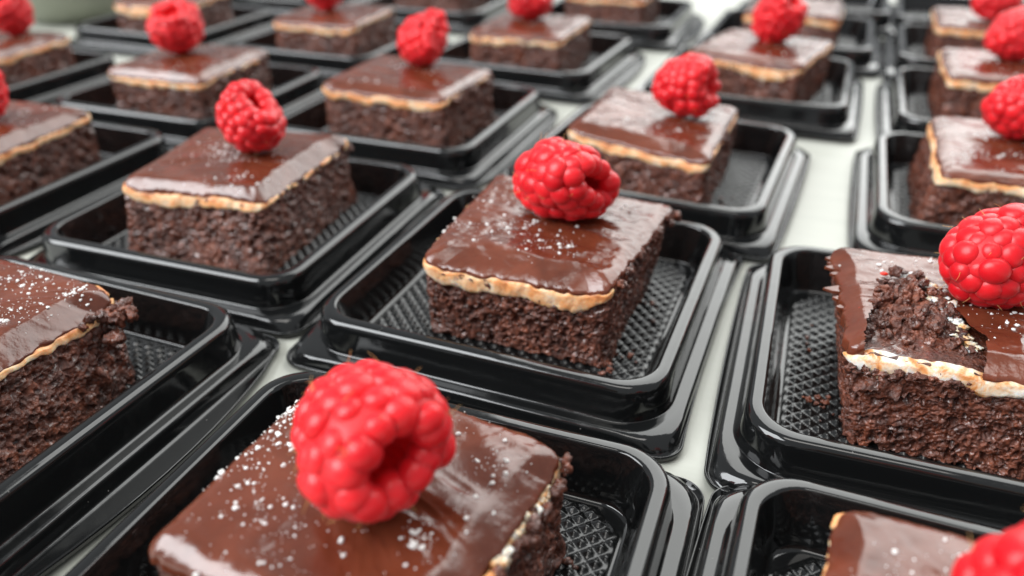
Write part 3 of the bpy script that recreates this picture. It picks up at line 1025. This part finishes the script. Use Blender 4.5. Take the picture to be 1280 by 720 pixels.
path = [(-4.0, -22.6, 19.2), (-3.0, -19.0, 21.2), (-2.8, -15.5, 22.8), (-4.2, -11.0, 24.2), (-6.2, -5.5, 25.0), (-8.4, .5, 25.2), (-10.8, 4.6, 25.2), (-13.4, 6.2, 25.0)]
for i in range(len(path) - 1):
    a0, b0 = np.array(path[i]), np.array(path[i + 1])
    k = int(np.linalg.norm(b0 - a0) / .22)
    for j in range(k):
        q = a0 + (b0 - a0) * j / k + np.array([g.gauss(-.5, .95), g.gauss(0, .5), g.gauss(-.3, .35)])
        if g.random() < .55:
            blob(mb, q, g.uniform(.3, .85), 700 + i * 40 + j, (1.3, 1.1, .55), 10, .8)
        else:
            blob(mc, q, g.uniform(.35, .9), 900 + i * 40 + j, (1.1, 1, .8), 11, .8)
for i in range(60):
    t = g.random()
    blob(mc, (-23.5 + 20 * t, -24.3 + g.uniform(-.5, .9), 18.9 + g.uniform(-.6, .8) + 1.0 * t), g.uniform(.3, .8), 1300 + i, (1.2, 1, .8), 10, .8)
for i in range(110):      # crumbs over the shelf behind the cream and along the torn icing on the left
    if i < 70:
        q = (g.uniform(-20.5, -3.5), g.uniform(-23.6, -18.5), 0)
    else:
        t = g.random()
        q = (-21.2 + 4.6 * t * t + g.gauss(0, .4), -20 + 22 * t, 0)
    blob(mc, (q[0], q[1], 18.9 + min(1.15, max(0, (q[1] + 24) / 20)) * 6.0 + g.uniform(-.1, .7)), g.uniform(.35, 1.0), 1500 + i, (1.2, 1, .8), 11, .8)
mc.obj("crumb_rubble", CRUMB, r1)
mb.obj("squeezed_cream", WHITE_CREAM, r1)
mb = MB()
blob(mb, (-22.2, -10.2, 23.4), .75, 901, (.8, .8, 1.6), 9, .2)
blob(mb, (-17.8, 3.2, 25.8), .6, 902, (1.3, .8, .6), 9, .2)
mb.obj("fruit_bit", RED_BIT, r1)
# thin shards of icing along the left edge of that brownie
mb = MB()
for (yy, L, wd) in ((15.5, 1.6, 1.2), (13.2, 1.3, 1.0), (11.0, 2.0, 1.3), (8.2, 1.1, 1.0), (1.0, 3.0, 1.6), (-2.5, 1.4, 1.2), (-6.0, 1.0, 1.2)):
    xe = -27.2 + (15.5 - yy) * .085
    P = np.array([(xe + 1.5, yy - wd, 21.8), (xe + 1.5, yy + wd, 22.0), (xe - L, yy + .2, 21.1), (xe - L * .4, yy - wd * .6, 21.3)])
    mb.add(np.vstack([P + [0, 0, .35], P - [0, 0, .25]]), [(0, 1, 2, 3)[::-1], (4, 5, 6, 7), (0, 4, 7, 3)[::-1], (1, 0, 4, 5), (2, 1, 5, 6), (3, 2, 6, 7)])
mb.obj("icing_shards", ICING, r1, smooth=False)


def rb(key, lx, ly, z, d, label, seed, **kw):
    x, y, a = T[key]
    gx, gy = put(x, y, a, lx, ly)
    raspberry((gx, gy, z), d, label, seed, **kw)


rb('front', 1.3, 3.7, 34.5, (.79, -.55, .22), "largest raspberry, on the brownie nearest the camera, hollow turned to the right", 101, size=1.06, nh=60, pinch=.24, spin=1.1)
rb('centre', 3.5, 5.4, 33.5, (.90, -.38, .22), "raspberry on the brownie in the middle of the picture, hollow facing right", 102, size=1.12, nh=30, spin=2.2, squash=(.96, .95, 1.06), pinch=.42)
rb('left2', 1.4, 7.2, 33.2, (.50, -.05, .86), "raspberry with a notched hollow on top, on the white-edged brownie left of the middle", 103, size=1.02, spin=.4, squash=(1.04, 1.04, .8), pinch=.45)
rb('right1', 0.2, 1.2, 33.3, (.70, .70, .05), "long raspberry lying on its side on the brownie with the broken corner", 104, size=1.0, nh=40)
rb('right0', -5.5, 4.8, 33.4, (.95, .05, .25), "raspberry in the lower right corner, half cut off by the frame", 105, size=1.05, nh=10)
rb('mid3', 4.7, 5.4, 32.8, (.97, -.15, .17), "raspberry on the brownie directly behind the middle one", 106, size=.98)
rb('right2', -5.2, 9.2, 32.8, (.9, .4, .0), "raspberry at the right edge on the brownie with cream along two edges", 107, size=.98)
rb('left3', -1.8, 14.2, 33.6, (.83, -.31, .47), "raspberry with a deep crease, on the grey brown brownie left of the gap", 108, size=1.08, squash=(1, .92, 1), pinch=.6, spin=.8)
rb('mid4', 5.1, 9.5, 33.2, (.53, -.22, .82), "blurred raspberry two places behind the middle one, at the top edge", 109, size=1.07)
rb('far2', -7.0, 4.1, 32.8, (.15, -.36, .92), "raspberry showing its round open hollow, upper left", 110, size=1.16, squash=(1, 1, .8))
rb('far1', 0.5, 1, 32.8, (-.2, -.2, .9), "raspberry at the left edge, third row up, mostly outside the frame", 111, size=1.0)
rb('edge1', 6.0, 16.0, 32.6, (.19, -.45, .87), "raspberry in the upper left corner, open hollow up", 112, size=1.0, parts=False)
rb('left4', -5.1, 5.2, 32.8, (.8, -.2, .5), "blurred raspberry at the top edge, above the brownie by the diagonal gap", 113, size=1.05, parts=False)
rb('far3', -5.1, 0.2, 32.8, (.3, -.3, .8), "raspberry at the top, only its base in the frame", 114, size=1.0, parts=False)
rb('right3', -2.0, 14.4, 33.4, (.9, .3, .1), "blurred raspberry at the right edge, second behind the broken corner", 115, size=1.02, parts=False)
rb('right4', -3.4, -2.1, 33.4, (.8, .3, .3), "blurred raspberry at the right end of the top edge", 116, size=1.0, parts=False)

# ------------------------------------------------------------------ the bowl behind
mb = MB()
prof = [(22, 0.2), (26, .2), (28, 1.6), (34, 6), (43, 16), (49, 28), (52, 38), (53.2, 40.2), (52.6, 41.4), (51.2, 41.2)]
t = np.linspace(0, 2 * np.pi, 96, endpoint=False)
mb.rings([np.c_[r * np.cos(t), r * np.sin(t), np.full(96, z)] for r, z in prof], cap_start=True)
bowl = mb.obj("bowl", SAGE)
bowl.location = (-404 * MM, 229 * MM, 0)
tag(bowl, "sage green bowl at the upper left, behind the last tray", "bowl")
mb = MB()
prof = [(51.2, 41.2), (50, 39.5), (47, 28), (41, 16), (32, 7), (18, 3.4), (4, 3.0)]
mb.rings([np.c_[r * np.cos(t), r * np.sin(t), np.full(96, z)] for r, z in prof], cap_end=True)
mb.obj("bowl_inside", GLAZE, bowl)

# ------------------------------------------------------------------ stray crumbs lying on the tray floors
mb = MB()
g = random.Random(77)
for key, (cx, cy), cnt in (('centre', (25, -19), 16), ('centre', (27, 8), 6), ('right1', (-26, -14), 12), ('right1', (-28, 10), 5), ('front', (27, 12), 7), ('left1', (28, 15), 9), ('left3', (29, 8), 6), ('mid3', (24, -10), 5)):
    x, y, a = T[key]
    for i in range(cnt):
        px, py = put(x, y, a, cx + g.gauss(0, 2.2), cy + g.gauss(0, 3.5))
        r = g.uniform(.2, .75)
        blob(mb, (px, py, 2.35 + r * .7), r, 2000 + i, (1, 1, .8), 9, .8)
lc = mb.obj("loose_crumbs", CRUMB)
lc['kind'] = 'stuff'
lc['label'] = "dark cake crumbs fallen on the waffled tray floors"
